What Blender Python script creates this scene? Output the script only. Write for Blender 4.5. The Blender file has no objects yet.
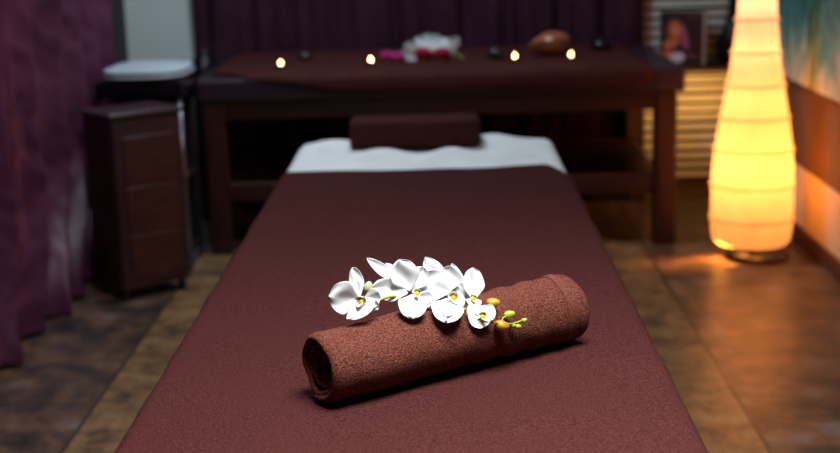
import bpy, bmesh, math, random
from mathutils import Vector, Matrix, noise as mnoise
S = bpy.context.scene
COL = S.collection
PI = math.pi
rnd = random.Random(7)

# ------------------------------------------------------------------ camera
F = 1350.0
YAW, PITCH, ROLL = math.radians(-1.18642), math.radians(12.96567), math.radians(1.6)
CAM = Vector((0, 0, 1.36))
fw = Vector((math.sin(YAW)*math.cos(PITCH), math.cos(YAW)*math.cos(PITCH), -math.sin(PITCH)))
_r = fw.cross(Vector((0, 0, 1))).normalized(); _u = _r.cross(fw)
RT = math.cos(ROLL)*_r - math.sin(ROLL)*_u
UP = math.sin(ROLL)*_r + math.cos(ROLL)*_u
cd = bpy.data.cameras.new('camera'); cam = bpy.data.objects.new('camera', cd); COL.objects.link(cam)
cam.matrix_world = Matrix(((RT.x, UP.x, -fw.x, CAM.x), (RT.y, UP.y, -fw.y, CAM.y), (RT.z, UP.z, -fw.z, CAM.z), (0, 0, 0, 1)))
cd.sensor_width = 36; cd.lens = F/840*36; cd.clip_start = .05
cd.dof.use_dof = True; cd.dof.focus_distance = 2.12; cd.dof.aperture_fstop = 3.2
S.camera = cam
def ray(x, y): return fw + RT*((x-420)/F) - UP*((y-226.5)/F)
def atz(x, y, z):
    d = ray(x, y); return CAM + d*((z-CAM.z)/d.z)
def atd(x, y, dep): return CAM + ray(x, y)*dep
def depth(p): return (Vector(p)-CAM).dot(fw)

# ------------------------------------------------------------------ materials
def srgb(r, g, b):
    f = lambda c: (c/255/12.92 if c/255 <= .04045 else ((c/255+.055)/1.055)**2.4)
    return (f(r), f(g), f(b))
MATS = {}
def mat(name, c, rough=.6, c2=None, scale=20., lo=.35, hi=.65, bump=0., bscale=200., stretch=(1, 1, 1), spec=.5, sheen=0., metal=0., emit=None, estr=0., bump2=0., bscale2=20., coat=0., detail=4., voro=False):
    if name in MATS: return MATS[name]
    m = bpy.data.materials.new(name); m.use_nodes = True
    n = m.node_tree.nodes; l = m.node_tree.links; n.clear()
    out = n.new('ShaderNodeOutputMaterial'); p = n.new('ShaderNodeBsdfPrincipled')
    l.new(p.outputs[0], out.inputs[0])
    p.inputs['Base Color'].default_value = (*c, 1); p.inputs['Roughness'].default_value = rough
    p.inputs['Specular IOR Level'].default_value = spec; p.inputs['Metallic'].default_value = metal
    p.inputs['Coat Weight'].default_value = coat
    if sheen:
        p.inputs['Sheen Weight'].default_value = sheen; p.inputs['Sheen Roughness'].default_value = .5
        p.inputs['Sheen Tint'].default_value = (*[min(1, x*4+.1) for x in c], 1)
    if emit: p.inputs['Emission Color'].default_value = (*emit, 1); p.inputs['Emission Strength'].default_value = estr
    tc = n.new('ShaderNodeTexCoord'); mp = n.new('ShaderNodeMapping'); mp.inputs['Scale'].default_value = stretch
    l.new(tc.outputs['Object'], mp.inputs[0])
    if c2:
        t = n.new('ShaderNodeTexNoise'); t.inputs['Scale'].default_value = scale; t.inputs['Detail'].default_value = detail
        l.new(mp.outputs[0], t.inputs[0])
        r = n.new('ShaderNodeValToRGB'); r.color_ramp.elements[0].position = lo; r.color_ramp.elements[1].position = hi
        r.color_ramp.elements[0].color = (*c, 1); r.color_ramp.elements[1].color = (*c2, 1)
        l.new(t.outputs['Fac'], r.inputs[0]); l.new(r.outputs[0], p.inputs['Base Color'])
    prev = None
    for b, s in ((bump, bscale), (bump2, bscale2)):
        if not b: continue
        if voro and s == bscale:
            t = n.new('ShaderNodeTexVoronoi'); t.inputs['Scale'].default_value = s; o = t.outputs['Distance']
        else:
            t = n.new('ShaderNodeTexNoise'); t.inputs['Scale'].default_value = s; t.inputs['Detail'].default_value = 3; o = t.outputs['Fac']
        l.new(mp.outputs[0], t.inputs[0])
        bm = n.new('ShaderNodeBump'); bm.inputs['Strength'].default_value = min(1, b*20); bm.inputs['Distance'].default_value = b/min(1, b*20)*.05
        l.new(o, bm.inputs['Height'])
        if prev: l.new(prev.outputs[0], bm.inputs['Normal'])
        prev = bm
    if prev: l.new(prev.outputs[0], p.inputs['Normal'])
    MATS[name] = m
    return m
def glassy(name, tint=(1, 1, 1), fac=.15):
    m = bpy.data.materials.new(name); m.use_nodes = True
    n = m.node_tree.nodes; l = m.node_tree.links; n.clear()
    out = n.new('ShaderNodeOutputMaterial'); a = n.new('ShaderNodeBsdfTransparent'); g = n.new('ShaderNodeBsdfGlossy'); x = n.new('ShaderNodeMixShader')
    a.inputs[0].default_value = (*tint, 1); g.inputs['Roughness'].default_value = .08
    f = n.new('ShaderNodeFresnel'); f.inputs[0].default_value = 1.5
    ad = n.new('ShaderNodeMath'); ad.operation = 'ADD'; ad.inputs[1].default_value = fac; l.new(f.outputs[0], ad.inputs[0])
    l.new(ad.outputs[0], x.inputs[0]); l.new(a.outputs[0], x.inputs[1]); l.new(g.outputs[0], x.inputs[2]); l.new(x.outputs[0], out.inputs[0])
    return m

# ------------------------------------------------------------------ builders
def obj(name, verts, faces, m, parent=None, smooth=True, loc=None):
    me = bpy.data.meshes.new(name); me.from_pydata([tuple(v) for v in verts], [], faces); me.update()
    bm = bmesh.new(); bm.from_mesh(me); bmesh.ops.recalc_face_normals(bm, faces=bm.faces); bm.to_mesh(me); bm.free()
    for p in me.polygons: p.use_smooth = smooth
    me.materials.append(m)
    o = bpy.data.objects.new(name, me); COL.objects.link(o)
    if loc: o.location = loc
    if parent: o.parent = parent
    return o
def thing(name, label, cat, loc=(0, 0, 0), rz=0, group=None):
    o = bpy.data.objects.new(name, None); COL.objects.link(o); o.empty_display_size = .05
    o.location = loc; o.rotation_euler = (0, 0, rz); tag(o, label, cat, group); return o
def tag(o, label, cat, group=None):
    o['label'] = label; o['category'] = cat
    if group: o['group'] = group
    return o
def struct(o): o['kind'] = 'structure'; return o
def dup(root, loc, rz, label, group):
    r = root.copy(); COL.objects.link(r); r.location = loc; r.rotation_euler = (0, 0, rz); r['label'] = label; r['group'] = group
    for ch in list(root.children):
        c = ch.copy(); COL.objects.link(c); c.parent = r
        for g in ch.children:
            d = g.copy(); COL.objects.link(d); d.parent = c
    return r
def box(x0, x1, y0, y1, z0, z1):
    v = [(x, y, z) for x in (x0, x1) for y in (y0, y1) for z in (z0, z1)]
    f = [(0, 1, 3, 2), (4, 6, 7, 5), (0, 4, 5, 1), (2, 3, 7, 6), (0, 2, 6, 4), (1, 5, 7, 3)]
    return v, f
def cat_(*ms):
    V, Fc = [], []
    for v, f in ms:
        k = len(V); V += list(v); Fc += [tuple(i+k for i in q) for q in f]
    return V, Fc
def bevel(o, w=.005, seg=2):
    b = o.modifiers.new('bevel', 'BEVEL'); b.width = w; b.segments = seg; b.limit_method = 'ANGLE'
    return o
def bx(name, dims, m, parent=None, w=.005, seg=2):
    o = obj(name, *box(*dims), m, parent, smooth=False)
    if w:
        bevel(o, w, seg)
        for p in o.data.polygons: p.use_smooth = True
        w_ = o.modifiers.new('wn', 'WEIGHTED_NORMAL'); w_.keep_sharp = True
    return o
def lathe(prof, n=32, close=True):
    V, Fc = [], []
    for r, z in prof:
        for i in range(n):
            a = 2*PI*i/n; V.append((r*math.cos(a), r*math.sin(a), z))
    for j in range(len(prof)-1):
        for i in range(n):
            Fc.append((j*n+i, j*n+(i+1) % n, (j+1)*n+(i+1) % n, (j+1)*n+i))
    if close:
        if prof[0][0] > 1e-6: Fc.append(tuple(range(n))[::-1])
        if prof[-1][0] > 1e-6: Fc.append(tuple(range((len(prof)-1)*n, len(prof)*n)))
    return V, Fc
def tube(pts, rad, n=8):
    pts = [Vector(p) for p in pts]; V, Fc = [], []
    R = rad if isinstance(rad, (list, tuple)) else [rad]*len(pts)
    for i, p in enumerate(pts):
        t = (pts[min(i+1, len(pts)-1)]-pts[max(i-1, 0)]).normalized()
        a = t.cross(Vector((.13, .2, .97))).normalized(); b = t.cross(a)
        for k in range(n):
            q = 2*PI*k/n; V.append(p+R[i]*(math.cos(q)*a+math.sin(q)*b))
    for i in range(len(pts)-1):
        for k in range(n): Fc.append((i*n+k, i*n+(k+1) % n, (i+1)*n+(k+1) % n, (i+1)*n+k))
    Fc.append(tuple(range(n))[::-1]); Fc.append(tuple(range((len(pts)-1)*n, len(pts)*n)))
    return V, Fc
def spline(pts, k=6):
    P = [Vector(p) for p in pts]; out = []
    for i in range(len(P)-1):
        a, b, c, d = P[max(i-1, 0)], P[i], P[i+1], P[min(i+2, len(P)-1)]
        for j in range(k):
            t = j/k; out.append(.5*((2*b)+(c-a)*t+(2*a-5*b+4*c-d)*t*t+(3*b-a-3*c+d)*t**3))
    return out+[P[-1]]
def grid(fn, nu, nv):
    V = [fn(i/nu, j/nv) for j in range(nv+1) for i in range(nu+1)]
    Fc = [(j*(nu+1)+i, j*(nu+1)+i+1, (j+1)*(nu+1)+i+1, (j+1)*(nu+1)+i) for j in range(nv) for i in range(nu)]
    return V, Fc
def ell(c, rx, ry, rz, nu=20, nv=12, fn=None):
    V, Fc = [], []
    for j in range(nv+1):
        ph = PI*j/nv
        for i in range(nu):
            th = 2*PI*i/nu
            d = Vector((math.sin(ph)*math.cos(th), math.sin(ph)*math.sin(th), -math.cos(ph)))
            s = fn(d) if fn else 1
            V.append((c[0]+rx*d.x*s, c[1]+ry*d.y*s, c[2]+rz*d.z*s))
    for j in range(nv):
        for i in range(nu): Fc.append((j*nu+i, j*nu+(i+1) % nu, (j+1)*nu+(i+1) % nu, (j+1)*nu+i))
    return V, Fc
def solid(o, t, off=0): 
    s = o.modifiers.new('solid', 'SOLIDIFY'); s.thickness = t; s.offset = off; return o
def subsurf(o, n=1):
    s = o.modifiers.new('sub', 'SUBSURF'); s.levels = n; s.render_levels = n; return o
def nz(*p): return mnoise.noise(Vector(p))
def sm(a, b, x):
    t = max(0, min(1, (x-a)/(b-a))); return t*t*(3-2*t)

# ------------------------------------------------------------------ palette
M_wood = mat('dark_wood', srgb(42, 15, 14), .38, srgb(60, 25, 20), 6, stretch=(1, 8, 8), bump=.002, bscale=40)
M_woodv = mat('dark_wood_upright', srgb(42, 15, 14), .4, srgb(60, 25, 20), 6, stretch=(8, 8, 1))
M_cab = mat('cabinet_wood', srgb(56, 26, 24), .35, srgb(76, 38, 31), 4, stretch=(2, 2, 12), bump=.002, bscale=30)
M_cabframe = mat('cabinet_frame_wood', srgb(50, 26, 32), .3, srgb(62, 34, 38), 5, stretch=(6, 6, 1))
M_black = mat('black_plastic', srgb(22, 20, 24), .4)
M_vinyl = mat('dark_purple_vinyl', srgb(40, 21, 32), .42, srgb(46, 26, 38), 30, bump=.002, bscale=150)
M_cloth = mat('brown_cloth', srgb(62, 29, 27), .85, srgb(72, 35, 32), 25, bump=.004, bscale=250, spec=.1)
M_blank = mat('maroon_terry', srgb(52, 25, 26), .95, srgb(86, 46, 44), 330, .34, .66, bump=.07, bscale=420, bump2=.08, bscale2=45, detail=3, spec=.05)
M_towel = mat('brown_terry', srgb(72, 37, 32), .95, srgb(134, 80, 66), 380, .34, .66, bump=.10, bscale=450, bump2=.05, bscale2=110, detail=3, spec=.08)
M_hem = mat('brown_woven', srgb(84, 45, 39), .85, srgb(118, 70, 58), 300, bump=.04, bscale=300, spec=.1)
M_whiteb = mat('pale_blue_cotton', srgb(170, 182, 192), .85, srgb(182, 194, 202), 12, bump=.004, bscale=120, spec=.1)
M_white = mat('white_cotton', srgb(222, 230, 232), .85, srgb(234, 240, 240), 12, bump=.004, bscale=120)
M_purple = mat('purple_taffeta', srgb(72, 28, 56), .40, srgb(94, 42, 74), 9, .3, .7, bump=.01, bscale=35, bump2=.02, bscale2=9)
M_purple2 = mat('dark_purple_curtain', srgb(46, 22, 36), .7, srgb(60, 31, 47), 6, .3, .7, bump=.006, bscale=40, spec=.12)
M_wallw = mat('white_plaster', srgb(196, 208, 206), .8, srgb(200, 212, 210), 3, bump=.002, bscale=90)
M_navy = mat('navy_paint', srgb(26, 28, 44), .7, srgb(30, 32, 48), 4)
M_brownwall = mat('brown_paint', srgb(104, 76, 54), .75, srgb(114, 84, 60), 4, bump=.003, bscale=60)
M_dado = mat('cream_paint', srgb(228, 206, 166), .7, srgb(236, 214, 176), 4)
M_base = mat('baseboard_wood', srgb(74, 44, 32), .5, srgb(90, 54, 38), 8, stretch=(8, 1, 8))
M_ceil = mat('ceiling_paint', srgb(190, 186, 182), .9)
M_petal = mat('white_petal', srgb(222, 229, 232), .55, srgb(212, 220, 224), 60, bump=.003, bscale=160, spec=.25)
_pp = M_petal.node_tree.nodes['Principled BSDF'] if 'Principled BSDF' in M_petal.node_tree.nodes else None
M_yellow = mat('orchid_yellow', srgb(250, 212, 50), .5, srgb(246, 180, 30), 200)
M_lipg = mat('lip_pale_green', srgb(214, 226, 160), .5, srgb(232, 236, 206), 120)
M_green = mat('stem_green', srgb(128, 150, 30), .45, srgb(156, 176, 40), 60)
M_budg = mat('bud_green', srgb(150, 190, 30), .4, srgb(176, 206, 60), 80)
M_budy = mat('bud_yellow', srgb(200, 168, 50), .4, srgb(170, 118, 40), 90, .4, .62)
M_rose = mat('rose_red', srgb(196, 16, 78), .5, srgb(170, 10, 60), 60)
M_pink = mat('magenta_petal', srgb(196, 40, 140), .5, srgb(214, 70, 160), 60)
M_shell = mat('brown_shell', srgb(178, 104, 76), .26, srgb(140, 78, 58), 14, .35, .65)
M_wax = mat('candle_wax', srgb(236, 224, 200), .5)
M_flame = mat('flame', (1, .6, .2), .5, emit=(1, .62, .20), estr=30)
M_glass = glassy('clear_glass', (.95, .95, .95), .28)
M_metal = mat('brushed_metal', srgb(150, 150, 158), .3, metal=1.)
M_stone = mat('dark_basalt', srgb(34, 26, 30), .35, srgb(44, 34, 36), 30)
M_slat = mat('pale_slat_wood', srgb(150, 148, 142), .55, srgb(206, 200, 190), 3, .40, .60, stretch=(.1, .1, 9), detail=1, bump=.003, bscale=30)

# floor: mottled slate with a paler strip of tiles under the massage table
def floor_mat():
    m = bpy.data.materials.new('slate_floor'); m.use_nodes = True
    n = m.node_tree.nodes; l = m.node_tree.links; n.clear()
    out = n.new('ShaderNodeOutputMaterial'); p = n.new('ShaderNodeBsdfPrincipled'); l.new(p.outputs[0], out.inputs[0])
    tc = n.new('ShaderNodeTexCoord')
    def noise(sc, det=6, ro=.6):
        t = n.new('ShaderNodeTexNoise'); t.inputs['Scale'].default_value = sc; t.inputs['Detail'].default_value = det; t.inputs['Roughness'].default_value = ro
        l.new(tc.outputs['Object'], t.inputs[0]); return t.outputs['Fac']
    def ramp(src, stops):
        r = n.new('ShaderNodeValToRGB'); e = r.color_ramp.elements
        while len(e) < len(stops): e.new(.5)
        for k, (a, c) in enumerate(stops): e[k].position = a; e[k].color = (*c, 1)
        l.new(src, r.inputs[0]); return r.outputs[0]
    dark = ramp(noise(5.5, 8, .65), [(.36, srgb(44, 38, 37)), (.47, srgb(70, 58, 51)), (.56, srgb(104, 77, 55)), (.66, srgb(114, 107, 100))])
    tan = ramp(noise(9, 8, .65), [(.36, srgb(76, 58, 42)), (.5, srgb(122, 94, 64)), (.64, srgb(148, 116, 80))])
    sx = n.new('ShaderNodeSeparateXYZ'); l.new(tc.outputs['Object'], sx.inputs[0])
    def math_(op, a, b):
        q = n.new('ShaderNodeMath'); q.operation = op
        for k, v in enumerate((a, b)):
            if hasattr(v, 'links') or hasattr(v, 'is_linked'): l.new(v, q.inputs[k])
            else: q.inputs[k].default_value = v
        return q.outputs[0]
    lo, hi = -1.035, .812
    inside = math_('MULTIPLY', math_('GREATER_THAN', sx.outputs[0], lo), math_('LESS_THAN', sx.outputs[0], hi))
    mx = n.new('ShaderNodeMixRGB'); l.new(inside, mx.inputs[0]); l.new(dark, mx.inputs[1]); l.new(tan, mx.inputs[2])
    # dark joint lines along the two edges of the strip
    d = math_('MINIMUM', math_('ABSOLUTE', math_('SUBTRACT', sx.outputs[0], lo), 0), math_('ABSOLUTE', math_('SUBTRACT', sx.outputs[0], hi), 0))
    j = math_('LESS_THAN', d, .006)
    mj = n.new('ShaderNodeMixRGB'); l.new(j, mj.inputs[0]); l.new(mx.outputs[0], mj.inputs[1]); mj.inputs[2].default_value = (*srgb(58, 46, 38), 1)
    sp = ramp(noise(60, 4), [(.35, (.72, .72, .72)), (.65, (1.1, 1.1, 1.1))])
    mm = n.new('ShaderNodeMixRGB'); mm.blend_type = 'MULTIPLY'; mm.inputs[0].default_value = .8; l.new(mj.outputs[0], mm.inputs[1]); l.new(sp, mm.inputs[2])
    l.new(mm.outputs[0], p.inputs['Base Color'])
    rr = n.new('ShaderNodeMapRange'); rr.inputs['To Min'].default_value = .26; rr.inputs['To Max'].default_value = .46
    l.new(noise(14), rr.inputs[0]); l.new(rr.outputs[0], p.inputs['Roughness'])
    b = n.new('ShaderNodeBump'); b.inputs['Strength'].default_value = .2; b.inputs['Distance'].default_value = .006
    l.new(noise(22, 6), b.inputs['Height']); l.new(b.outputs[0], p.inputs['Normal'])
    return m
M_floor = floor_mat()

# abstract painting: teal washes over cream, streaks running down
def paint_mat():
    m = bpy.data.materials.new('abstract_paint'); m.use_nodes = True
    n = m.node_tree.nodes; l = m.node_tree.links; n.clear()
    out = n.new('ShaderNodeOutputMaterial'); p = n.new('ShaderNodeBsdfPrincipled'); l.new(p.outputs[0], out.inputs[0]); p.inputs['Roughness'].default_value = .6
    tc = n.new('ShaderNodeTexCoord'); mp = n.new('ShaderNodeMapping'); mp.inputs['Scale'].default_value = (1, 5.5, 2.2); l.new(tc.outputs['Object'], mp.inputs[0])
    t = n.new('ShaderNodeTexNoise'); t.inputs['Scale'].default_value = 2.6; t.inputs['Detail'].default_value = 7; t.inputs['Roughness'].default_value = .65; l.new(mp.outputs[0], t.inputs[0])
    sx = n.new('ShaderNodeSeparateXYZ'); l.new(tc.outputs['Object'], sx.inputs[0])
    a = n.new('ShaderNodeMapRange'); a.inputs['From Min'].default_value = .60; a.inputs['From Max'].default_value = .98; a.inputs['To Min'].default_value = -.17; a.inputs['To Max'].default_value = .24
    l.new(sx.outputs[2], a.inputs[0])
    ad = n.new('ShaderNodeMath'); ad.operation = 'ADD'; l.new(t.outputs['Fac'], ad.inputs[0]); l.new(a.outputs[0], ad.inputs[1])
    r = n.new('ShaderNodeValToRGB'); e = r.color_ramp.elements
    for k in range(3): e.new(.5)
    for k, (q, c) in enumerate([(.30, srgb(226, 214, 176)), (.44, srgb(178, 196, 178)), (.56, srgb(104, 158, 156)), (.68, srgb(44, 118, 128)), (.85, srgb(14, 72, 86))]):
        e[k].position = q; e[k].color = (*c, 1)
    l.new(ad.outputs[0], r.inputs[0]); l.new(r.outputs[0], p.inputs['Base Color'])
    return m

# ------------------------------------------------------------------ the room
XL, XR, YB, YF, ZC = -1.54, 1.47, 6.6, -1.6, 2.7
struct(obj('floor', *box(XL-.1, XR+.1, YF, YB+.1, -.08, 0), M_floor, smooth=False))
struct(obj('ceiling', *box(XL-.1, XR+.1, YF, YB+.1, ZC, ZC+.08), M_ceil, smooth=False))
struct(obj('wall_back', *box(XL-.1, XR+.1, YB, YB+.1, 0, ZC), M_wallw, smooth=False))
struct(obj('wall_left', *box(XL-.1, XL, YF, YB, 0, ZC), M_navy, smooth=False))
struct(obj('wall_right', *box(XR, XR+.1, YF, YB, 0, ZC), M_brownwall, smooth=False))
struct(bx('trim_1', (XR-.008, XR, YF, YB, .062, .305), M_dado, w=.003))            # cream dado band
struct(bx('baseboard_right', (XR-.022, XR, YF, YB-.02, 0, .062), M_base, w=.004))
struct(bx('baseboard_back', (.98, XR-.022, YB-.022, YB, 0, .07), M_base, w=.004))

# slatted cladding on the back wall behind lamp
sp_ = thing('slatted_panel', 'pale horizontal slatted wall panel behind the glowing floor lamp', 'wall panel', (1.11, YB-.005, .07))
parts = []
pitch = .046
k = 0
slv = []
while .07+k*pitch < 1.95:
    z0 = k*pitch
    yb = -.004; yt = -.022
    # each slat leans out at its lower edge
    v = [(-.36, yb, z0), (.36, yb, z0), (.36, -.030, z0+.002), (-.36, -.030, z0+.002), (-.36, yb, z0+pitch-.015), (.36, yb, z0+pitch-.015), (.36, -.012, z0+pitch-.015), (-.36, -.012, z0+pitch-.015)]
    f = [(0, 1, 2, 3), (4, 7, 6, 5), (3, 2, 6, 7), (0, 4, 5, 1), (0, 3, 7, 4), (1, 5, 6, 2)]
    slv.append((v, f)); k += 1
obj('slats', *cat_(*slv), M_slat, sp_, smooth=False)
bx('gap_shade_sheet', (-.36, .36, -.003, 0, 0, k*pitch), M_black, sp_, w=0)  # black sheet added so the gaps between slats look shaded
bx('panel_edge', (-.385, -.36, -.03, 0, 0, k*pitch), M_base, sp_, w=.003)

# ------------------------------------------------------------------ curtains
def curtain_back(name, x0, x1, label, seed, n=5, z0=.02, flare=0, yc=6.515):
    def fn(u, v):
        x = x0+(x1-x0)*u; z = z0+(2.55-z0)*v
        ph = 2*PI*n*u+1.1*nz(u*3, seed, z*.6)
        a = .014+.014*nz(u*5, seed+3, z*.7)
        y = yc+a*math.sin(ph)+.012*math.sin(2.3*ph+seed)+.010*nz(u*14, z*5, seed)
        x += .014*math.cos(ph)+flare*(1-v)**2*(u-.5)
        return (x, y, z)
    o = obj(name, *grid(fn, int(n*18), 70), M_purple2); solid(o, .003)
    return tag(o, label, 'curtain', 'dark purple curtains across the back wall')
curtain_back('curtain', -1.215, -.08, 'dark purple curtain on the back wall beside the bare white wall strip', 1.7, yc=6.545)
curtain_back('curtain', -.13, .945, 'dark purple curtain on the back wall beside the slatted panel', 5.2, yc=6.500)

def left_curtain():
    y0, y1, n = 2.9, 5.60, 9
    def fn(u, v):
        z = .012+2.53*v
        low = sm(.30, 0, z)
        y = y0+(y1-y0)*u
        ph = 2*PI*n*u+1.6*nz(u*4, 2.2, z*.5)+.5*math.sin(z*2.1)
        a = .046+.016*nz(u*6, z*.8, 4.)
        x = -1.425+a*math.sin(ph)+.016*math.sin(2.1*ph+.7)
        y += .022*math.cos(ph)
        # taffeta crinkles: sharp little creases
        cr = 0
        for s, am in ((4, .012), (9, .011), (19, .008), (37, .004)):
            cr += am*(1-2*abs(nz(y*s+z*s*.25, z*s*.42, s*1.3)))
        x += cr-.012
        x += low*.012*math.sin(ph*.5+1)
        y += low*(.05*nz(u*9, 7.7, 1.)) 
        y -= .36*sm(.55, 0, z)*u*u          # the far edge is drawn forward near the floor
        y -= .05*sm(.62, .72, z)*0
        return (x, y, z)
    o = obj('curtain', *grid(fn, 330, 150), M_purple); solid(o, .003)
    return tag(o, 'glossy crinkled purple curtain reaching the floor beside the dark cabinet', 'curtain')
left_curtain()

# ------------------------------------------------------------------ treatment bench at the back
bench = thing('treatment_bench', 'dark wooden bench with padded top and lower shelf against the back curtains', 'bench', (0, 5.45, 0))
o = bx('padded_top', (-1.012, .976, 0, 1.0, .637, .737), M_vinyl, bench, w=.018, seg=5)
bx('apron', (-.985, .945, .02, .045, .565, .637), M_wood, bench)
bx('apron', (-.985, .945, .955, .98, .565, .637), M_wood, bench)
bx('apron', (-.985, -.96, .045, .955, .565, .637), M_woodv, bench)
bx('apron', (.92, .945, .045, .955, .565, .637), M_woodv, bench)
for lx in (-.985, .858):
    for ly in (.01, .90):
        bx('leg', (lx, lx+.087, ly, ly+.09, 0, .637), M_woodv, bench, w=.006)
bx('shelf', (-.95, .90, .05, .95, .268, .288), M_wood, bench)
bx('shelf_rail', (-.90, .86, .03, .055, .222, .30), M_wood, bench)
bx('shelf_rail', (-.90, .86, .945, .97, .222, .30), M_wood, bench)

# brown runner over the padded top
def runner():
    xa, xb = -.965, .833
    TOP = .741
    def fn(u, v):
        x = xa+(xb-xa)*u
        fy = 5.59-(.155)*sm(xa, -.76, x)*1.0   # front edge on the top at left corner
        drop = .060*sm(-.80, -.35, x)+.004*nz(x*4, .3, 1)
        L = (6.43-5.452)
        total = (6.43-fy) if drop < .002 else L+drop
        total = (6.43-fy)+drop if fy > 5.46 else L+drop
        s = v*total
        r = .028
        y = 6.43-s; z = TOP
        flat = 6.43-5.478
        if s > flat:
            q = s-flat
            a = min(q/r, PI/2)
            y = 5.478-r*math.sin(a); z = TOP-r*(1-math.cos(a))
            if q > r*PI/2: z -= q-r*PI/2
        z += .0018*(1+nz(x*5, y*5, 2.2)) + .0012
        y += .003*nz(x*6, 1.1, 3.)-.006*(s > flat)
        return (x+.006*nz(y*3, .2, u*2), y, z)
    o = obj('table_runner', *grid(fn, 90, 90), M_cloth); solid(o, .004, 1)
    return tag(o, 'brown cloth spread over the padded top of the back bench', 'cloth')
runner()
TOPZ = .745

# tealights
def tealight():
    t = thing('tealight', 'x', 'candle')
    obj('glass_cup', *lathe([(.0, .0), (.019, .0), (.022, .004), (.024, .026), (.0225, .026), (.0205, .006), (0, .005)], 24, False), M_glass, t)
    w = obj('wax', *lathe([(0, .0055), (.0198, .0055), (.0208, .018), (.008, .017), (0, .017)], 24, False), M_wax, t)
    obj('wick', *tube([(0, 0, .016), (.0005, 0, .024)], .0008, 6), M_black, w)
    obj('flame', *lathe([(0, .022), (.0036, .024), (.0054, .028), (.0046, .033), (.002, .038), (0, .041)], 14, False), M_flame, t)
    return t
tl = tealight()
spots = [((281, 70), 'lit tealight standing alone at the curtain-strip end of the brown bench cloth'),
         ((371, 66.5), 'lit tealight on the brown bench cloth right beside the magenta blossoms'),
         ((515, 63), 'lit tealight between the white orchids and the brown shell'),
         ((571, 61.5), 'lit tealight just in front of the brown shell')]
for i, (q, lab) in enumerate(spots):
    p = atz(*q, TOPZ)
    if i == 0: tl.location = p; tl['label'] = lab; tl['group'] = 'tealights on the back bench'
    else: dup(tl, p, i*1.3, lab, 'tealights on the back bench')

# shell
p = atz(551.5, 58, TOPZ)
def shellfn(d):
    return 1
V, Fc = ell((0, 0, 0), .088, .06, .050, 40, 22)
V2 = []
for x, y, z in V:
    t = x/.088
    k = 1-.35*max(0, -t)**2
    y *= k; z *= k
    if t < -.6: x -= .012*((-t-.6)/.4)
    g = .0018*math.sin(26*math.atan2(z, y+1e-6))
    V2.append((x, y*(1+g*8), z*(1+g*8)))
sh = thing('seashell', 'polished brown pointed shell on the back bench beside a tealight', 'shell', p+Vector((0, .05, .058)), -.12)
sh.rotation_euler = (0, math.radians(-10), -.15)
o = obj('shell_body', V2, Fc, M_shell, sh)
obj('shell_lip', *tube(spline([(-.085, -.028, .012), (-.04, -.056, .017), (.02, -.060, .012), (.07, -.040, .004), (.03, -.058, -.010), (-.04, -.055, -.004), (-.085, -.028, .010)], 6), .005, 8), M_hem, sh)
# dark stones and a little black pot
def stone(q, rx, rz, label, s):
    p = atz(*q, TOPZ)
    o = obj('massage_stone', *ell((0, 0, rz*.93), rx, rx*.8, rz, 24, 14, lambda d: 1+.10*nz(d.x*1.5+s, d.y*1.5, d.z*1.5)), M_stone, None, loc=p)
    tag(o, label, 'stone', 'dark massage stones on the back bench'); return o
stone((305, 60.5), .034, .021, 'dark round stone on the brown bench cloth near the lone tealight', 3)
stone((496, 60), .038, .030, 'dark round stone beside the tealight between orchids and shell', 9)
pot = thing('small_pot', 'small black glossy pot on the back bench past the brown shell', 'pot', atz(601, 50.5, TOPZ))
M_gloss = mat('black_gloss', srgb(16, 14, 18), .2)
obj('pot_body', *lathe([(0, 0), (.028, 0), (.046, .012), (.052, .028), (.042, .045), (.03, .05), (.03, .046), (.036, .04), (0, .012)], 28, False), M_gloss, pot)
obj('lid', *lathe([(0, .050), (.031, .050), (.026, .056), (.008, .060), (.007, .066), (0, .068)], 24, False), M_gloss, pot)

# ------------------------------------------------------------------ flowers
def petal_mesh(L, W, kind='round', cup=.25, bend=.15, ruf=0., nu=10, nv=12, seed=0):
    """petal in local axes: y along its length, x across, z its upper face"""
    def fn(u, v):
        t = v
        if kind == 'round': w = (math.sin(PI*min(1, t**.80))**.40 if 0 < t < 1 else 0)*(.30+.70*sm(0, .45, t))
        elif kind == 'sepal': w = (math.sin(PI*min(1, t**.85))**.62 if 0 < t < 1 else 0)
        else: w = (math.sin(PI*t**.8)**.5 if 0 < t < 1 else 0)
        x = (u-.5)*W*max(w, .06 if t < .5 else .02)
        q = (u-.5)*2
        z = cup*W*.5*(q*q*w*w)*.6 + bend*L*(t*t) + ruf*W*.12*math.sin(q*4+t*6+seed)*t
        z -= .05*W*math.exp(-(q*4)**2)*math.sin(PI*t)     # midrib
        return (x, L*t, z)
    return grid(fn, nu, nv)
def place(mesh, P, d, n):
    """move a petal mesh: base at P, length along d, upper face towards n"""
    d = d.normalized(); x = d.cross(n).normalized(); z = x.cross(d)
    V, Fc = mesh
    return [P+v[0]*x+v[1]*d+v[2]*z for v in map(Vector, V)], Fc
TOW = -fw
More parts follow.
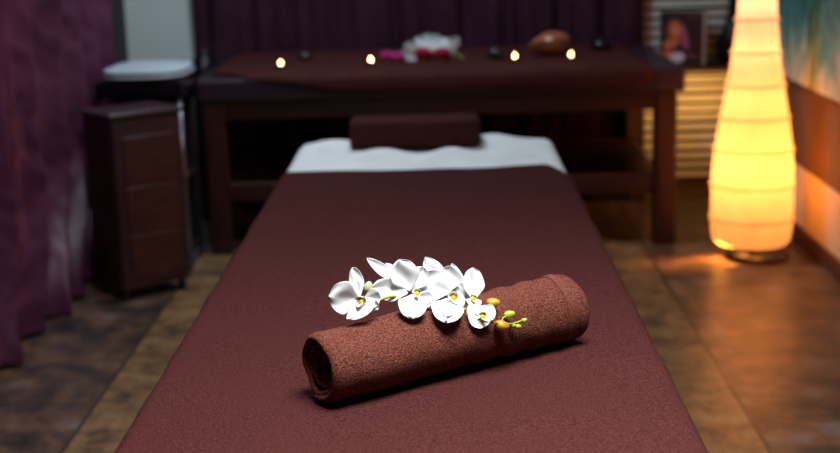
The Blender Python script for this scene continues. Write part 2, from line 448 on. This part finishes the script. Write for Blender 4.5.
# rolled towel axis (also used to rest the spray on it)
A0, B0 = Vector((-.205, 1.935, .697)), Vector((.207, 2.235, .701))
RA, RB = .0575, .0620
AX = (B0-A0); ALEN = AX.length; AX = AX.normalized()
def towel_only(x, y):
    d = ray(x, y)
    for i in range(1100):
        t = 1.6+1.1*i/1100; p = CAM+d*t
        s = (p-A0).dot(AX)
        if -.01 < s < ALEN+.01 and (p-(A0+AX*s)).length < RA+(RB-RA)*s/ALEN+.002: return t
    return None
def towel_hit(x, y):
    d = ray(x, y); best = None
    lo_, hi_ = 1.6, 2.7
    for i in range(1100):
        t = lo_+(hi_-lo_)*i/1100; p = CAM+d*t
        s = (p-A0).dot(AX); c = A0+AX*s; R = RA+(RB-RA)*max(0, min(1, s/ALEN))
        if (p-c).length < R and -.01 < s < ALEN+.01: return t
    # otherwise: nearest approach to the axis
    bt, bd = 2.1, 9
    for i in range(1100):
        t = lo_+(hi_-lo_)*i/1100; p = CAM+d*t; s = max(0, min(ALEN, (p-A0).dot(AX)))
        q = (p-(A0+AX*s)).length
        if q < bd: bd, bt = q, t
    return bt
spray = thing('orchid_spray', 'white orchid stem with green and yellow buds lying on the rolled brown towel', 'flowers', (0, 2.1, .755))
ORG = Vector((0, 2.1, .755))
def px(x, y, lift=0.):
    t = towel_hit(x, y)-.010-lift; return CAM+ray(x, y)*t-ORG
def flower(c, petals, lip, face=(0, 0), lift=.012, nm='flower'):
    t = towel_hit(*c)-.012-lift
    P = CAM+ray(*c)*t-ORG; sc = t/F
    nrm = (TOW+RT*face[0]+UP*face[1]).normalized()
    fl = obj(nm, *ell(P-nrm*.004, .004, .004, .004, 10, 6), M_lipg, spray)
    for i, (bx_, by_, tx, ty, w, kind, tilt, back, cup) in enumerate(petals):
        d = (RT*(tx-bx_)-UP*(ty-by_))*sc
        L = d.length
        tipd = t-tilt*L
        for q_ in (.45, .7, 1.0):
            X_, Y_ = bx_+(tx-bx_)*q_, by_+(ty-by_)*q_
            h_ = towel_only(X_, Y_)
            if h_: tipd = min(tipd, t+(h_-.006-t)/q_)
        d = d+TOW*(t-tipd); L = min(d.length, L*1.5)
        Pb = P+(RT*(bx_-c[0])-UP*(by_-c[1]))*sc-TOW*back*.001
        m = petal_mesh(L*1.03, w*sc, kind, cup, .10 if kind == 'round' else .16, .5, seed=i*1.7+c[0])
        o = obj('petal', *place(m, Pb, d, nrm), M_petal, fl); solid(o, .0007); subsurf(o)
    # lip: two wings, a trough and yellow callus
    lx, ly, ls, rot = lip
    Pl = P+(RT*(lx-c[0])-UP*(ly-c[1]))*sc+TOW*.006
    for sgn in (-1, 1):
        a = rot+sgn*.9
        d = RT*math.sin(a)+UP*-math.cos(a)*-1
        o = obj('lip_wing', *place(petal_mesh(.0062*ls, .0066*ls, 'round', .7, .5), Pl, d+TOW*.5, nrm), M_petal if sgn < 0 else M_lipg, fl); solid(o, .0005); subsurf(o)
    d = RT*math.sin(rot+PI)+UP*math.cos(rot+PI)
    o = obj('lip', *place(petal_mesh(.0082*ls, .0060*ls, 'sepal', .9, .25), Pl, d+TOW*.6, nrm), M_lipg, fl); solid(o, .0006); subsurf(o)
    obj('lip_callus', *ell(Pl+TOW*.0026+d*.002, .0036*ls**.5, .0036*ls**.5, .0036*ls**.5, 12, 8), M_yellow, fl)
    return fl
# petals: base x y, tip x y, width, kind, tilt to viewer, set-back, cup
flower((361, 299), [
    (360, 300, 330, 295, 35, 'round', -.05, 0, .18), (360, 297, 354, 269, 17, 'round', -.35, 4, .25),
    (364, 298, 380, 298, 21, 'round', -.15, 1, .3), (368, 302, 378, 309, 15, 'sepal', -.1, 3, .3),
    (375, 299, 348, 318.5, 17, 'sepal', .10, -7, .3)], (361.5, 300, 1.9, .4), (-.35, -.1), .012)
flower((414, 292), [
    (396, 280, 368, 260.5, 12, 'sepal', -.3, 6, .4), (398, 280, 386, 265, 12, 'sepal', -.4, 8, .3),
    (410, 291, 399, 260, 30, 'round', .12, 0, .3), (412, 291, 423, 268, 22, 'round', -.15, 7, .25),
    (408, 293, 373, 287, 24, 'round', .05, -2, .28), (413, 294, 411, 318, 30, 'round', .2, 1, .3),
    (416, 294, 432, 304, 18, 'round', -.1, 5, .3), (414, 295, 414, 319, 18, 'sepal', -.1, 6, .3)], (417, 292, 1.35, -.2), (.1, .1), .020)
flower((449, 295), [
    (442, 284, 426, 259.5, 20, 'sepal', -.3, 9, .3), (451, 292, 419, 279, 33, 'round', .10, -4, .2),
    (449, 292, 450, 266.5, 27, 'round', -.1, 2, .2), (448, 298, 444, 327, 34, 'round', .25, -1, .3),
    (450, 298, 462, 308, 22, 'round', .1, 2, .3), (446, 300, 443, 327, 18, 'sepal', .05, 5, .3)], (453, 296, 2.1, -.5), (.05, .05), .026)
flower((474, 296), [
    (474, 301, 472, 269, 24, 'round', -.15, 0, .30),
    (466, 300, 451, 267, 15, 'sepal', -.3, 6, .3), (470, 300, 456, 282, 14, 'sepal', -.2, 4, .3), (472, 297, 474, 307, 17, 'round', .3, -1, .4)], (473, 297, 1.2, -.1), (.35, .0), .012)
flower((479, 309), [
    (478, 305, 470, 318, 18, 'round', .2, 2, .4), (478, 305, 480, 328, 25, 'round', .1, 0, .5),
    (480, 306, 493, 319, 19, 'round', .0, 2, .4)], (482, 315, 1.5, -.5), (.2, .1), .008)
st = spline([px(353, 318), px(366, 308), px(379, 300.5, .004), (px(392, 296.5, .008)), px(410, 297, -.004), px(436, 303, -.004), px(463, 308.5, .000), px(478, 316, .004), px(491, 322, .004), px(503, 323, .004), px(511, 324, .003), px(518, 322, .003), px(524, 319.5, .004)], 6)
obj('stem', *tube(st, [.0024-.0011*i/len(st) for i in range(len(st))], 8), M_green, spray)
def bud(c, r, L, ang, m, lift=.004, label=None):
    t = towel_hit(*c)-.008-lift; P = CAM+ray(*c)*t-ORG
    d = (RT*math.cos(ang)+UP*math.sin(ang)+TOW*.1).normalized(); a = d.cross(TOW).normalized(); b = a.cross(d)
    V, Fc = ell((0, 0, 0), 1, 1, 1, 14, 10)
    VV = []
    for v in V:
        tt = v[2]; k = r*(1-.18*tt)*(1+.05*math.cos(3*math.atan2(v[1], v[0])))
        VV.append(P+a*v[0]*k+b*v[1]*k+d*tt*L)
    o = obj('bud', VV, Fc, m, spray)
    if label: o['label'] = label
    return o
bud((493, 303), .0088, .0115, .15, M_budy, .006, 'plump yellow bud'); bud((502, 325.5), .0088, .0125, -.2, M_budy, .004, 'plump yellow bud')
bud((509.5, 314.5), .0068, .0095, .3, M_budg, .006, 'green bud'); bud((524, 320.5), .0040, .0055, .5, M_budg, .003, 'small green bud'); bud((517.5, 326.5), .0042, .0065, 0, M_budg, .003, 'small green bud')
bud((513, 325.5), .0034, .005, 0, M_budg, .003, 'small green bud')
bud((368, 287), .0075, .0095, 1.2, mat('bud_pale', srgb(160, 176, 128), .5, srgb(186, 198, 160), 80), -.008, 'pale green bud')
for pts in ([(487, 308), (489, 305)], [(502, 322), (503, 318), (507, 316)], [(466, 309), (474, 308), (487, 306)]):
    obj('bud_stalk', *tube(spline([px(*q, .005) for q in pts], 5), .0012, 6), M_green, spray)

# blossoms on the back bench
def blossom(parent, P, n, size, m, nm='flower', np_=5, lipm=None, seed=0):
    n = Vector(n).normalized(); a = n.cross(Vector((0, 0, 1))).normalized(); b = a.cross(n)*-1
    ms = []
    for k in range(np_):
        q = 2*PI*k/np_+seed
        d = a*math.cos(q)+b*math.sin(q)+n*.15
        ms.append(place(petal_mesh(size*.5, size*(.46 if k % 2 else .36), 'round', .3, .12, .4, 6, 6, seed=k+seed), P+n*.001*k, d, n))
    f = obj(nm, *cat_(*ms), m, parent); solid(f, .0008)
    if lipm: obj('lip', *ell(P+n*.008, size*.09, size*.09, size*.08, 10, 6), lipm, f)
    return f
q0 = atz(430, 61, TOPZ)
wc = thing('orchid_cluster', 'heap of white orchid blossoms behind the red roses on the back bench', 'flowers', q0)
rb = random.Random(4)
for i, (dx, dz, dy) in enumerate([(-.102, .020, .0), (-.088, .045, .03), (-.060, .030, .05), (-.050, .060, .05), (-.018, .078, .05), (.010, .070, .03), (.032, .074, .06), (.056, .056, .05), (.076, .050, .04), (.106, .062, .05), (-.02, .045, .01), (.03, .040, .02), (.092, .026, .02), (.0, .035, .07), (-.078, .014, -.03)]):
    blossom(wc, Vector((dx, dy+.04, dz+.010)), (rb.uniform(-.9, .9), -1, rb.uniform(-.3, .9)), .058, M_petal, 'flower', 5, M_lipg, i*.7)
obj('stem', *tube(spline([(-.12, .03, .004), (-.04, .08, .02), (.06, .08, .03), (.12, .05, .02), (.145, .01, .006)], 5), .003, 8), M_green, wc)
def rose_mesh(s, seed):
    ms = []
    for ring, (npet, tilt, L, w) in enumerate([(6, .7, .62, .62), (5, 1.0, .72, .58), (4, 1.25, .74, .48), (3, 1.5, .74, .38)]):
        for k in range(npet):
            q = 2*PI*k/npet+ring*.6+seed
            o_ = Vector((math.cos(q), math.sin(q), 0)); n_ = Vector((-math.cos(q)*math.sin(tilt), -math.sin(q)*math.sin(tilt), math.cos(tilt)))
            d_ = o_*math.cos(tilt)+Vector((0, 0, math.sin(tilt)))
            ms.append(place(petal_mesh(s*L, s*w, 'round', .8, .25, .3, 6, 6, seed=k), o_*s*.05*(4-ring)+Vector((0, 0, s*.08)), d_, n_))
    return cat_(*ms)
for q, sz, mm_, nm, lab, ca, gr in (((423, 62.5), .080, M_rose, 'rose_head', 'deep red rose head lying nearer the magenta blossoms', 'flower', 'red rose heads on the back bench'),
                          ((442.5, 62), .076, M_rose, 'rose_head', 'deep red rose head lying farther from the magenta blossoms', 'flower', 'red rose heads on the back bench'),
                          ((387, 62), .058, M_pink, 'magenta_blossom', 'magenta blossom closest to a tealight on the bench cloth', 'flower', 'magenta blossoms on the back bench'),
                          ((398.5, 63.5), .060, M_pink, 'magenta_blossom', 'magenta blossom between another magenta one and the white orchids', 'flower', 'magenta blossoms on the back bench')):
    r_ = thing(nm, lab, ca, atz(*q, TOPZ), sz*9, gr)
    o = obj('petals', *rose_mesh(sz, sz*40), mm_, r_); solid(o, .0008)
    obj('calyx', *lathe([(0, 0), (sz*.16, .002), (sz*.2, sz*.1), (sz*.1, sz*.14), (0, sz*.14)], 14, False), M_green, r_)

# ------------------------------------------------------------------ rolled towel with woven hem
def rolled_towel():
    nvec = Vector((0, 0, 1)).cross(AX).normalized()     # towards the far side
    zv = AX.cross(nvec)*-1
    if zv.z < 0: zv = -zv
    turns, th = 5.0, None
    root = thing('rolled_towel', 'tightly rolled brown terry towel lying across the maroon blanket', 'towel', (A0+B0)/2-Vector((0, 0, .055)))
    off = root.location
    def pt(u, v):
        # u along the spiral, inside to outside; v along the axis
        ang = 2*PI*turns*u
        rr = u
        s = v*ALEN
        R = RA+(RB-RA)*v
        layer = math.floor(u*turns)
        r = R*(.14+.86*rr**.8)
        # sides: slack layers, crumpled inside
        r *= 1+(.20*nz(ang*1.1, s*6, layer*2.)*sm(1, .80, u)+.035*nz(ang*.5, s*4, 3.))*sm(.0, .2, u)
        # creases round the roll in its far half
        w = .0017*sm(.40, .65, v)*math.sin(s*110+2.4*math.sin(ang*.9)+2.5*nz(ang*.4, s*9, 3))
        w += .0018*nz(ang*.8, s*16, 8.)+.0014*nz(ang*.6, s*7, 1.)
        r += w*sm(.55, .85, u)
        r -= .0022*(sm(.885, .905, v)*sm(.975, .955, v))*sm(.6, .72, u)
        a0 = ang-2*PI*turns-.44*PI       # free edge tucked under the near side
        e = Vector((0, 0, 0))
        # ends: inner layers set back at the near end
        endin = .026*(1-u)**1.0*(1+.5*nz(ang*.7, 3., 1.))
        s2 = s+(1-v)**8*endin*1.0+.004*nz(ang*.9, v*3, 5.)*(1-v)**6
        s2 -= v**8*.030*(1-u)
        # rim rolls in softly
        rim = .013*(max(0, 1-s/.014)**2+max(0, 1-(ALEN-s)/.012)**2)*.6
        r -= rim
        y = r*math.cos(a0); z = r*math.sin(a0)
        c = A0+AX*s2
        # the roll flattens where it lies on the bed
        zz = z
        if zz < 0: zz *= .95
        return c+nvec*y+zv*zz-off
    nu, nv = 420, 130
    o = obj('towel_body', *grid(pt, nu, nv), M_towel, root); solid(o, .0072, -1)
    # woven border strips round the far end of the outer turn
    def band(v0, v1, d, u0, u1):
        def fn(a, b):
            u = u0+(u1-u0)*a; v = v0+(v1-v0)*b
            p = pt(u, v)+off; s = (p-A0).dot(AX); c = A0+AX*s; n = (p-c)
            return p+n.normalized()*(d+.0006*math.sin(b*PI*6))-off
        return grid(fn, 150, 8)
    h = obj('woven_hem', *band(.905, .955, .0004, .79, .997), M_hem, root); solid(h, .001, 1); h['label'] = 'flat woven border near one end'
    return root
rolled_towel()

# ------------------------------------------------------------------ massage table
BZ = .64
table = thing('massage_table', 'massage table under a maroon blanket and white sheet', 'massage table', (-.062, 2.9, 0))
bx('mattress', (-.385, .385, -1.55, 1.53, .53, .612), M_vinyl, table, w=.03, seg=4)
bx('frame', (-.36, .36, -1.5, 1.48, .46, .53), M_wood, table)
for lx in (-.35, .28):
    for ly in (-1.4, 1.3): bx('leg', (lx, lx+.07, ly, ly+.07, 0, .46), M_woodv, table)
def drape(name, x0, x1, y0, y1, top, drops, r, m, zfn, nx=120, ny=200, thick=.006, edgefn=None):
    """cloth over a box: drops = left, right, near, far"""
    dl, dr, dn, df = drops
    def prof(s, a, b, da, db):
        # arclength s in [-da, (b-a)+db] -> position, drop
        w = b-a
        def corner(q):
            t = q/r
            if t < PI/2: return r*math.sin(t), r*(1-math.cos(t))
            return r, r+(q-r*PI/2)
        if s < r and da > 0:
            o, d = corner(r-s); return a+r-o, d
        if s > w-r and db > 0:
            o, d = corner(s-(w-r)); return b-r+o, d
        return a+s, 0
    def fn(u, v):
        sx = -dl+(x1-x0+dl+dr)*u; sy = -dn+(y1-y0+dn+df)*v
        x, d1 = prof(sx, x0, x1, dl, dr); y, d2 = prof(sy, y0, y1, dn, df)
        d = max(d1, d2) if min(d1, d2) < 1e-6 else math.sqrt(d1*d1+d2*d2)
        z = top-d
        z += zfn(x, y, d)
        if edgefn: x, y, z = edgefn(x, y, z, u, v, d)
        return (x, y, z)
    o = obj(name, *grid(fn, nx, ny), m); solid(o, thick, -1)
    return o
def zb(x, y, d):
    k = max(0, 1-d/.05)
    w = .0022*nz(x*4, y*3, 1.)+.0012*nz(x*11, y*5, 2.)
    w += .0022*max(0, nz(x*3+y*5, y*9-x*2, 4.))*1.0
    # a few soft ridges in front of the roll
    w += .0022*sm(1.5, 1.75, y)*sm(2.1, 1.85, y)*math.sin((y-.35*x)*75+2*nz(x*3, y*3, 1))*max(0, nz(x*2.5, y*4, 9.)+.15)
    return w*k
def eb(x, y, z, u, v, d):
    # far edge of the blanket: corner hangs a little lower at the right
    f = sm(.93, 1, v)
    x += .006*nz(y*6, 1, d*4)*(d > .01)
    y += f*(.012*nz(x*6, .4, 1.)+.035*sm(.05, .28, x)*sm(.36, .28, x)-.16*sm(.29, .36, x)*(1 if True else 0)+.03*sm(-.42, -.47, x)*0)
    return x, y, z
bl = drape('blanket', -.485, .356, 1.30, 3.875, BZ, (.36, .36, .3, 0), .026, M_blank, zb, 170, 330, .010, eb)
tag(bl, 'maroon terry blanket covering the massage table under the rolled towel', 'blanket')
def zs(x, y, d):
    k = max(0, 1-d/.06)
    w = .031*math.exp(-((x+.195)/.085)**2-((y-4.13)/.075)**2)+.029*math.exp(-((x-.02)/.075)**2-((y-4.13)/.07)**2)
    w += .024*math.exp(-((x-.14)/.085)**2-((y-4.36)/.14)**2)+.012*math.exp(-((x-.24)/.10)**2-((y-4.33)/.14)**2)+.022*math.exp(-((x+.36)/.11)**2-((y-4.34)/.16)**2)
    w += .008*math.exp(-((x+.40)/.05)**2-((y-4.05)/.08)**2)
    w += .004*nz(x*6, y*5, 3.)+.003*math.sin((y*1.2+x)*26+2*nz(x*3, y*3, 5))*max(0, nz(x*3, y*3, 8.)+.2)
    return w*k
sh_ = drape('bed_sheet', -.490, .360, 3.66, 4.44, BZ-.012, (.16, .20, 0, .25), .040, M_white, zs, 120, 110, .004)
tag(sh_, 'white sheet showing past the blanket at the head of the massage table', 'sheet')

# folded towel at the head end
pil = thing('folded_towel', 'plump folded brown towel as headrest on the white sheet', 'towel', (-.098, 4.30, BZ-.002))
def pill(u, v):
    # v round a stadium section, u along x
    W, H, Dp = .204, .044, .085
    x = (u-.5)*2*W
    a = 2*PI*v
    c, s_ = math.cos(a), math.sin(a)
    n_ = .30
    y = Dp*math.copysign(abs(c)**n_, c); z = H*math.copysign(abs(s_)**n_, s_)
    e = 1-max(0, (abs(u-.5)*2-.95)/.05)**2*.12
    z *= e+.03*nz(u*5, v*4, 2); y *= e
    return (x+.004*nz(y*20, z*20, 1), y+.004*nz(x*9, z*9, 2), H+.004+z+.003*nz(x*7, y*8, 4))
V, Fc = grid(pill, 70, 60)
nu = 71
Fc = list(Fc)+[tuple(j*nu for j in range(60)), tuple(j*nu+70 for j in range(60))]
obj('towel_body', V, Fc, M_blank, pil)
for k_, zz in enumerate((.026, .048, .071)):
    obj('fold_edge', *tube(spline([(.200, -.070, zz), (.203, -.02, zz+.003), (.203, .03, zz-.002), (.200, .07, zz)], 5), .010, 8), M_blank, pil)

# ------------------------------------------------------------------ left: cabinet, trolley, stool
fd = Vector((.218, .187, 0)).normalized(); cang = math.atan2(fd.y, fd.x)
cab = thing('storage_cabinet', 'narrow dark wooden cabinet on casters beside the crinkled purple curtain', 'cabinet', (-1.192, 4.755, 0), cang)
CW, CD, CH = .286, .225, .700
bx('carcass', (0, CW, .018, CD, .04, CH-.02), M_woodv, cab)
bx('top_board', (-.006, CW+.006, -.006, CD+.004, CH-.02, CH), mat('top_gloss', srgb(70, 50, 56), .22), cab)
d_ = bx('door', (.004, CW-.004, 0, .018, .045, CH-.024), M_cabframe, cab)
for z0, z1 in ((.075, .245), (.252, .425), (.432, .610)):
    bx('door_panel', (.042, CW-.034, -.004, .004, z0, z1), M_cab, d_, w=.003)
def caster(parent, x, y):
    f = obj('caster', *cat_(tube([(x, y, .04), (x, y, .03)], .012, 12), tube([(x-.008, y, .0175), (x+.008, y, .0175)], .0175, 18)), M_black, parent)
    return f
for x, y in ((.025, .03), (CW-.025, .03), (.025, CD-.03), (CW-.025, CD-.03)): caster(cab, x, y)

tro = thing('trolley', 'black trolley with metal posts behind the narrow dark cabinet', 'trolley', (-1.190, 5.345, 0))
bx('top_tray', (-.165, .180, -.15, .15, .70, .767), M_gloss, tro, w=.01)
bx('back_panel', (-.155, .165, .12, .135, .06, .70), M_black, tro)
bx('shelf', (-.155, .165, -.14, .14, .36, .375), M_black, tro); bx('shelf', (-.155, .165, -.14, .14, .06, .075), M_black, tro)
for x in (-.15, .16):
    for y in (-.13, .13):
        obj('post', *tube([(x, y, .035), (x, y, .70)], .009, 12), M_metal if (x > 0 and y < 0) else M_black, tro); caster(tro, x, y)
# white folded towel on the trolley
wt = thing('folded_towel', 'pale folded towel on the black trolley before the white wall strip', 'towel', (-1.178, 5.385, .768))
def soft_slab(rx, ry, h, z0, seed, bulge=.02):
    def fn(u, v):
        a = 2*PI*u
        if v < .5: t = v*2; r = t; top = 1
        else: t = (1-v)*2; r = t; top = 0
        n_ = .62
        cx, sy = math.cos(a), math.sin(a)
        x = rx*r*math.copysign(abs(cx)**n_, cx); y = ry*r*math.copysign(abs(sy)**n_, sy)
        edge = (1-r**6)**.5
        z = z0+h*.5+(h*.5*edge if top else -h*.5*edge)
        z += (bulge*math.exp(-(r*1.3)**2)*0+.006*nz(x*9, y*9, seed)) if top else 0
        return (x, y, max(z, z0))
    return grid(fn, 60, 32)
obj('lower_fold', *soft_slab(.172, .215, .022, 0, 1.), M_whiteb, wt)
obj('upper_fold', *soft_slab(.168, .208, .024, .017, 5.), M_whiteb, wt)

flv = thing('floor_vase', 'tall narrow black floor vase in the gap between bench and white wall strip', 'vase', (-1.092, 6.15, 0))
obj('vase_body', *lathe([(0, 0), (.045, 0), (.052, .02), (.062, .30), (.066, .60), (.063, .70), (.052, .745), (.038, .765), (.036, .778), (.042, .79), (.036, .79), (.030, .765), (0, .68)], 32, False), mat('black_glaze', srgb(24, 20, 26), .25), flv)
obj('foot_ring', *lathe([(.030, 0), (.050, 0), (.052, .006), (.046, .010)], 32, False), M_black, flv)

# ------------------------------------------------------------------ right: ledge, photo box, vase, painting, lamp
led = thing('wall_ledge', 'dark wooden ledge along the slatted panel beside the bench', 'shelf', (1.20, 6.36, .635))
bx('board', (-.235, .265, 0, .208, -.028, 0), M_wood, led)
bx('bracket', (-.2, -.18, .02, .208, -.12, -.028), M_wood, led, w=.003); bx('bracket', (.2, .22, .02, .208, -.12, -.028), M_wood, led, w=.003)
pb = thing('product_box', 'dark display box with a woman portrait on the ledge by the slatted panel', 'box', (1.130, 6.435, .635), math.radians(-20))
M_card = mat('black_card', srgb(34, 18, 30), .4); M_cardw = mat('white_card', srgb(206, 206, 206), .6)
bx('carton', (-.104, .104, .004, .085, 0, .252), M_cardw, pb, w=.002)
fp = bx('front_panel', (-.105, .098, 0, .0045, 0, .253), M_card, pb, w=.001)
def disc(cx, cz, rx, rz, y, m, nm, rot=0, nseg=28):
    V = [(cx, y, cz)]; 
    for i in range(nseg):
        a = 2*PI*i/nseg; ex, ez = rx*math.cos(a), rz*math.sin(a)
        V.append((cx+ex*math.cos(rot)-ez*math.sin(rot), y, cz+ex*math.sin(rot)+ez*math.cos(rot)))
    o = obj(nm, V, [(0, i+1, (i+1) % nseg+1) for i in range(nseg)], m, fp, smooth=False); return o
disc(-.030, .155, .048, .070, -.0006, mat('print_hair', srgb(104, 44, 28), .5), 'printed_hair', .1)
disc(.010, .130, .018, .060, -.0008, mat('print_pink', srgb(150, 70, 110), .5), 'printed_scarf', .25)
disc(-.032, .165, .026, .036, -.0010, mat('print_skin', srgb(190, 112, 72), .5), 'printed_face', .1)
disc(-.052, .100, .040, .022, -.0012, mat('print_skin2', srgb(180, 104, 66), .5), 'printed_shoulder', .4)
disc(-.070, .048, .030, .020, -.0014, mat('print_arm', srgb(186, 96, 66), .5), 'printed_arm', .3)
disc(-.022, .036, .036, .024, -.0016, mat('print_cloth', srgb(196, 190, 206), .5), 'printed_cloth', .1)
for x0, x1, z, c in ((.030, .062, .225, (140, 90, 96)), (.068, .084, .225, (140, 90, 96)), (.030, .050, .046, (170, 130, 140)), (.054, .088, .042, (120, 60, 84)), (.030, .080, .030, (110, 60, 80))):
    o = bx('printed_line', (x0, x1, -.0012, 0, z, z+.005), mat('print_%d' % c[0], srgb(*c), .5), fp, w=0)
vas = thing('vase', 'black long-necked vase on the ledge behind the floor lamp', 'vase', (1.372, 6.455, .635))
obj('vase_body', *lathe([(0, 0), (.045, 0), (.062, .03), (.072, .075), (.064, .125), (.042, .18), (.026, .24), (.020, .32), (.020, .40), (.026, .43), (.022, .43), (.016, .40), (.016, .30), (0, .28)], 32, False), M_gloss, vas)

pt_ = thing('wall_picture', 'teal and cream abstract canvas on the brown wall beside the lamp', 'painting', (XR-.020, 0, 0))
bx('canvas', (-.014, .014, 4.55, 6.0, .655, 1.75), paint_mat(), pt_, w=.003)
bx('stretcher', (.0145, .0155, 4.56, 5.99, .665, 1.74), M_base, pt_, w=0)

# paper floor lamp
lam = thing('floor_lamp', 'tall bottle-shaped paper floor lamp glowing warm yellow', 'lamp', (1.205, 5.235, 0))
PR = [(.150, .062), (.166, .074), (.174, .12), (.176, .22), (.174, .32), (.168, .40), (.158, .48), (.142, .57), (.125, .66), (.109, .75), (.096, .84), (.087, .93), (.081, 1.02), (.079, 1.10), (.081, 1.16)]
PR = [(r*.925, z) for r, z in PR]
def interp(z):
    for (r0, z0), (r1, z1) in zip(PR, PR[1:]):
        if z0 <= z <= z1: 
            t = (z-z0)/(z1-z0); return r0+(r1-r0)*t
    return PR[-1][0]
rings = [.165, .30, .44, .565, .69, .815, .94, 1.06]
prof = []
N = 150
for i in range(N+1):
    z = .062+(1.16-.062)*i/N
    q = min(abs(z-k) for k in rings)
    r = (interp(z-.02)+interp(z)+interp(min(1.159, z+.02)))/3 if z > .09 else interp(z)
    prof.append((r+.0025*math.exp(-(q/.008)**2)-.002, z))
V, Fc = lathe(prof, 96, False)
V = [(x*(1+.012*nz(x*9, y*9, z*7)+.006*nz(x*30, y*30, z*24)), y*(1+.012*nz(x*9, y*9, z*7)+.006*nz(x*30, y*30, z*24)), z) for x, y, z in V]
def paper(name, col, tr):
    m = bpy.data.materials.new(name); m.use_nodes = True
    n = m.node_tree.nodes; l = m.node_tree.links; n.clear()
    out = n.new('ShaderNodeOutputMaterial'); a = n.new('ShaderNodeBsdfTranslucent'); d = n.new('ShaderNodeBsdfDiffuse'); x = n.new('ShaderNodeMixShader'); x.inputs[0].default_value = tr
    tc = n.new('ShaderNodeTexCoord'); t = n.new('ShaderNodeTexNoise'); t.inputs['Scale'].default_value = 14; t.inputs['Detail'].default_value = 5; l.new(tc.outputs['Object'], t.inputs[0])
    r = n.new('ShaderNodeValToRGB'); r.color_ramp.elements[0].position = .3; r.color_ramp.elements[1].position = .7
    r.color_ramp.elements[0].color = (*[c*.86 for c in col], 1); r.color_ramp.elements[1].color = (*col, 1)
    l.new(t.outputs['Fac'], r.inputs[0]); l.new(r.outputs[0], a.inputs[0]); d.inputs[0].default_value = (*col, 1)
    l.new(d.outputs[0], x.inputs[1]); l.new(a.outputs[0], x.inputs[2]); l.new(x.outputs[0], out.inputs[0])
    return m
M_paper = paper('lamp_paper', (.86, .80, .66), .72)
obj('paper_shade', V, Fc, M_paper, lam)
M_seam = paper('seam_paper', (.74, .60, .40), .6)
for z in rings:
    V, Fc = lathe([(interp(z+e)+.0075, z+e) for e in (-.004, -.002, 0, .002, .004)], 72, False)
    obj('seam_strip', V, Fc, M_seam, lam)
obj('base_plate', *lathe([(0, 0), (.118, 0), (.120, .006), (.118, .016), (.02, .020), (0, .020)], 48, False), M_black, lam, loc=(.026, -.012, 0))
obj('socket_post', *lathe([(0, .02), (.012, .02), (.012, .20), (.02, .21), (.02, .24), (0, .24)], 16, False), M_black, lam)
M_bulb = mat('bulb_glow', (1, .8, .5), .4, emit=(1, .62, .25), estr=6)
obj('bulb', *lathe([(0, .24), (.014, .245), (.024, .275), (.028, .30), (.022, .325), (0, .336)], 20, False), M_bulb, lam)

# ------------------------------------------------------------------ light
def light(name, kind, loc, power, col, size=.1, rot=None, sy=None, spread=None):
    d = bpy.data.lights.new(name, kind); d.energy = power; d.color = col
    if kind == 'AREA':
        d.size = size
        if sy: d.shape = 'RECTANGLE'; d.size_y = sy
        if spread: d.spread = spread
    else: d.shadow_soft_size = size
    o = bpy.data.objects.new(name, d); COL.objects.link(o); o.location = loc
    if rot: o.rotation_euler = rot
    return o
LX, LY = 1.205, 5.235
for nm, z, pw, c in (('lamp_bulb_low', .20, 2.3, (1, .27, .035)), ('lamp_bulb', .38, 5.6, (1, .275, .045)), ('lamp_bulb_mid', .62, 1.7, (1, .31, .07)), ('lamp_bulb_upper', .82, .95, (1, .39, .15)), ('lamp_bulb_top', 1.0, .64, (1, .50, .27))):
    light(nm, 'POINT', (LX, LY, z), pw, c, .03)
def aim(o, tgt): o.rotation_euler = (Vector(tgt)-o.location).to_track_quat('-Z', 'Y').to_euler()
o = light('floor_spill_fill', 'SPOT', (LX+.01, LY-.02, .088), 55, (1, .34, .05), .008)  # added spot, throws the spill of light out under the shade
o.data.spot_size = math.radians(70); o.data.spot_blend = .9; aim(o, (LX-.17, LY-.07, -.04))
# unseen warm fill added under the ledge to turn the slats golden
o = light('slat_warm_fill', 'AREA', (1.17, 6.37, .598), 1.9, (1, .50, .12), .50, (0, 0, 0), .02); aim(o, (1.17, 6.60, .30))
light('ceiling_light', 'AREA', (.30, 1.50, 2.60), 54, (1, .96, .94), .9, spread=math.radians(114))
light('back_wall_fill', 'AREA', (-.3, 5.0, 2.60), 36, (.78, .90, 1), .7, (math.radians(22), 0, 0))  # unseen cool fill added to brighten the sheet and white wall
light('left_curtain_fill', 'AREA', (-.55, 3.1, 2.40), 22, (.92, .92, 1), .3, (0, math.radians(58), 0))  # added fill without a fixture, lifts the upper part of the left curtain

w = bpy.data.worlds.new('world'); S.world = w; w.use_nodes = True
bg = w.node_tree.nodes['Background']; bg.inputs[0].default_value = (.62, .68, 1, 1); bg.inputs[1].default_value = .035

vs = S.view_settings
vs.view_transform = 'Standard'; vs.look = 'None'; vs.exposure = 0; vs.gamma = 1; vs.use_curve_mapping = False
S.cycles.max_bounces = 8
try: S.cycles.use_denoising = True
except Exception: pass
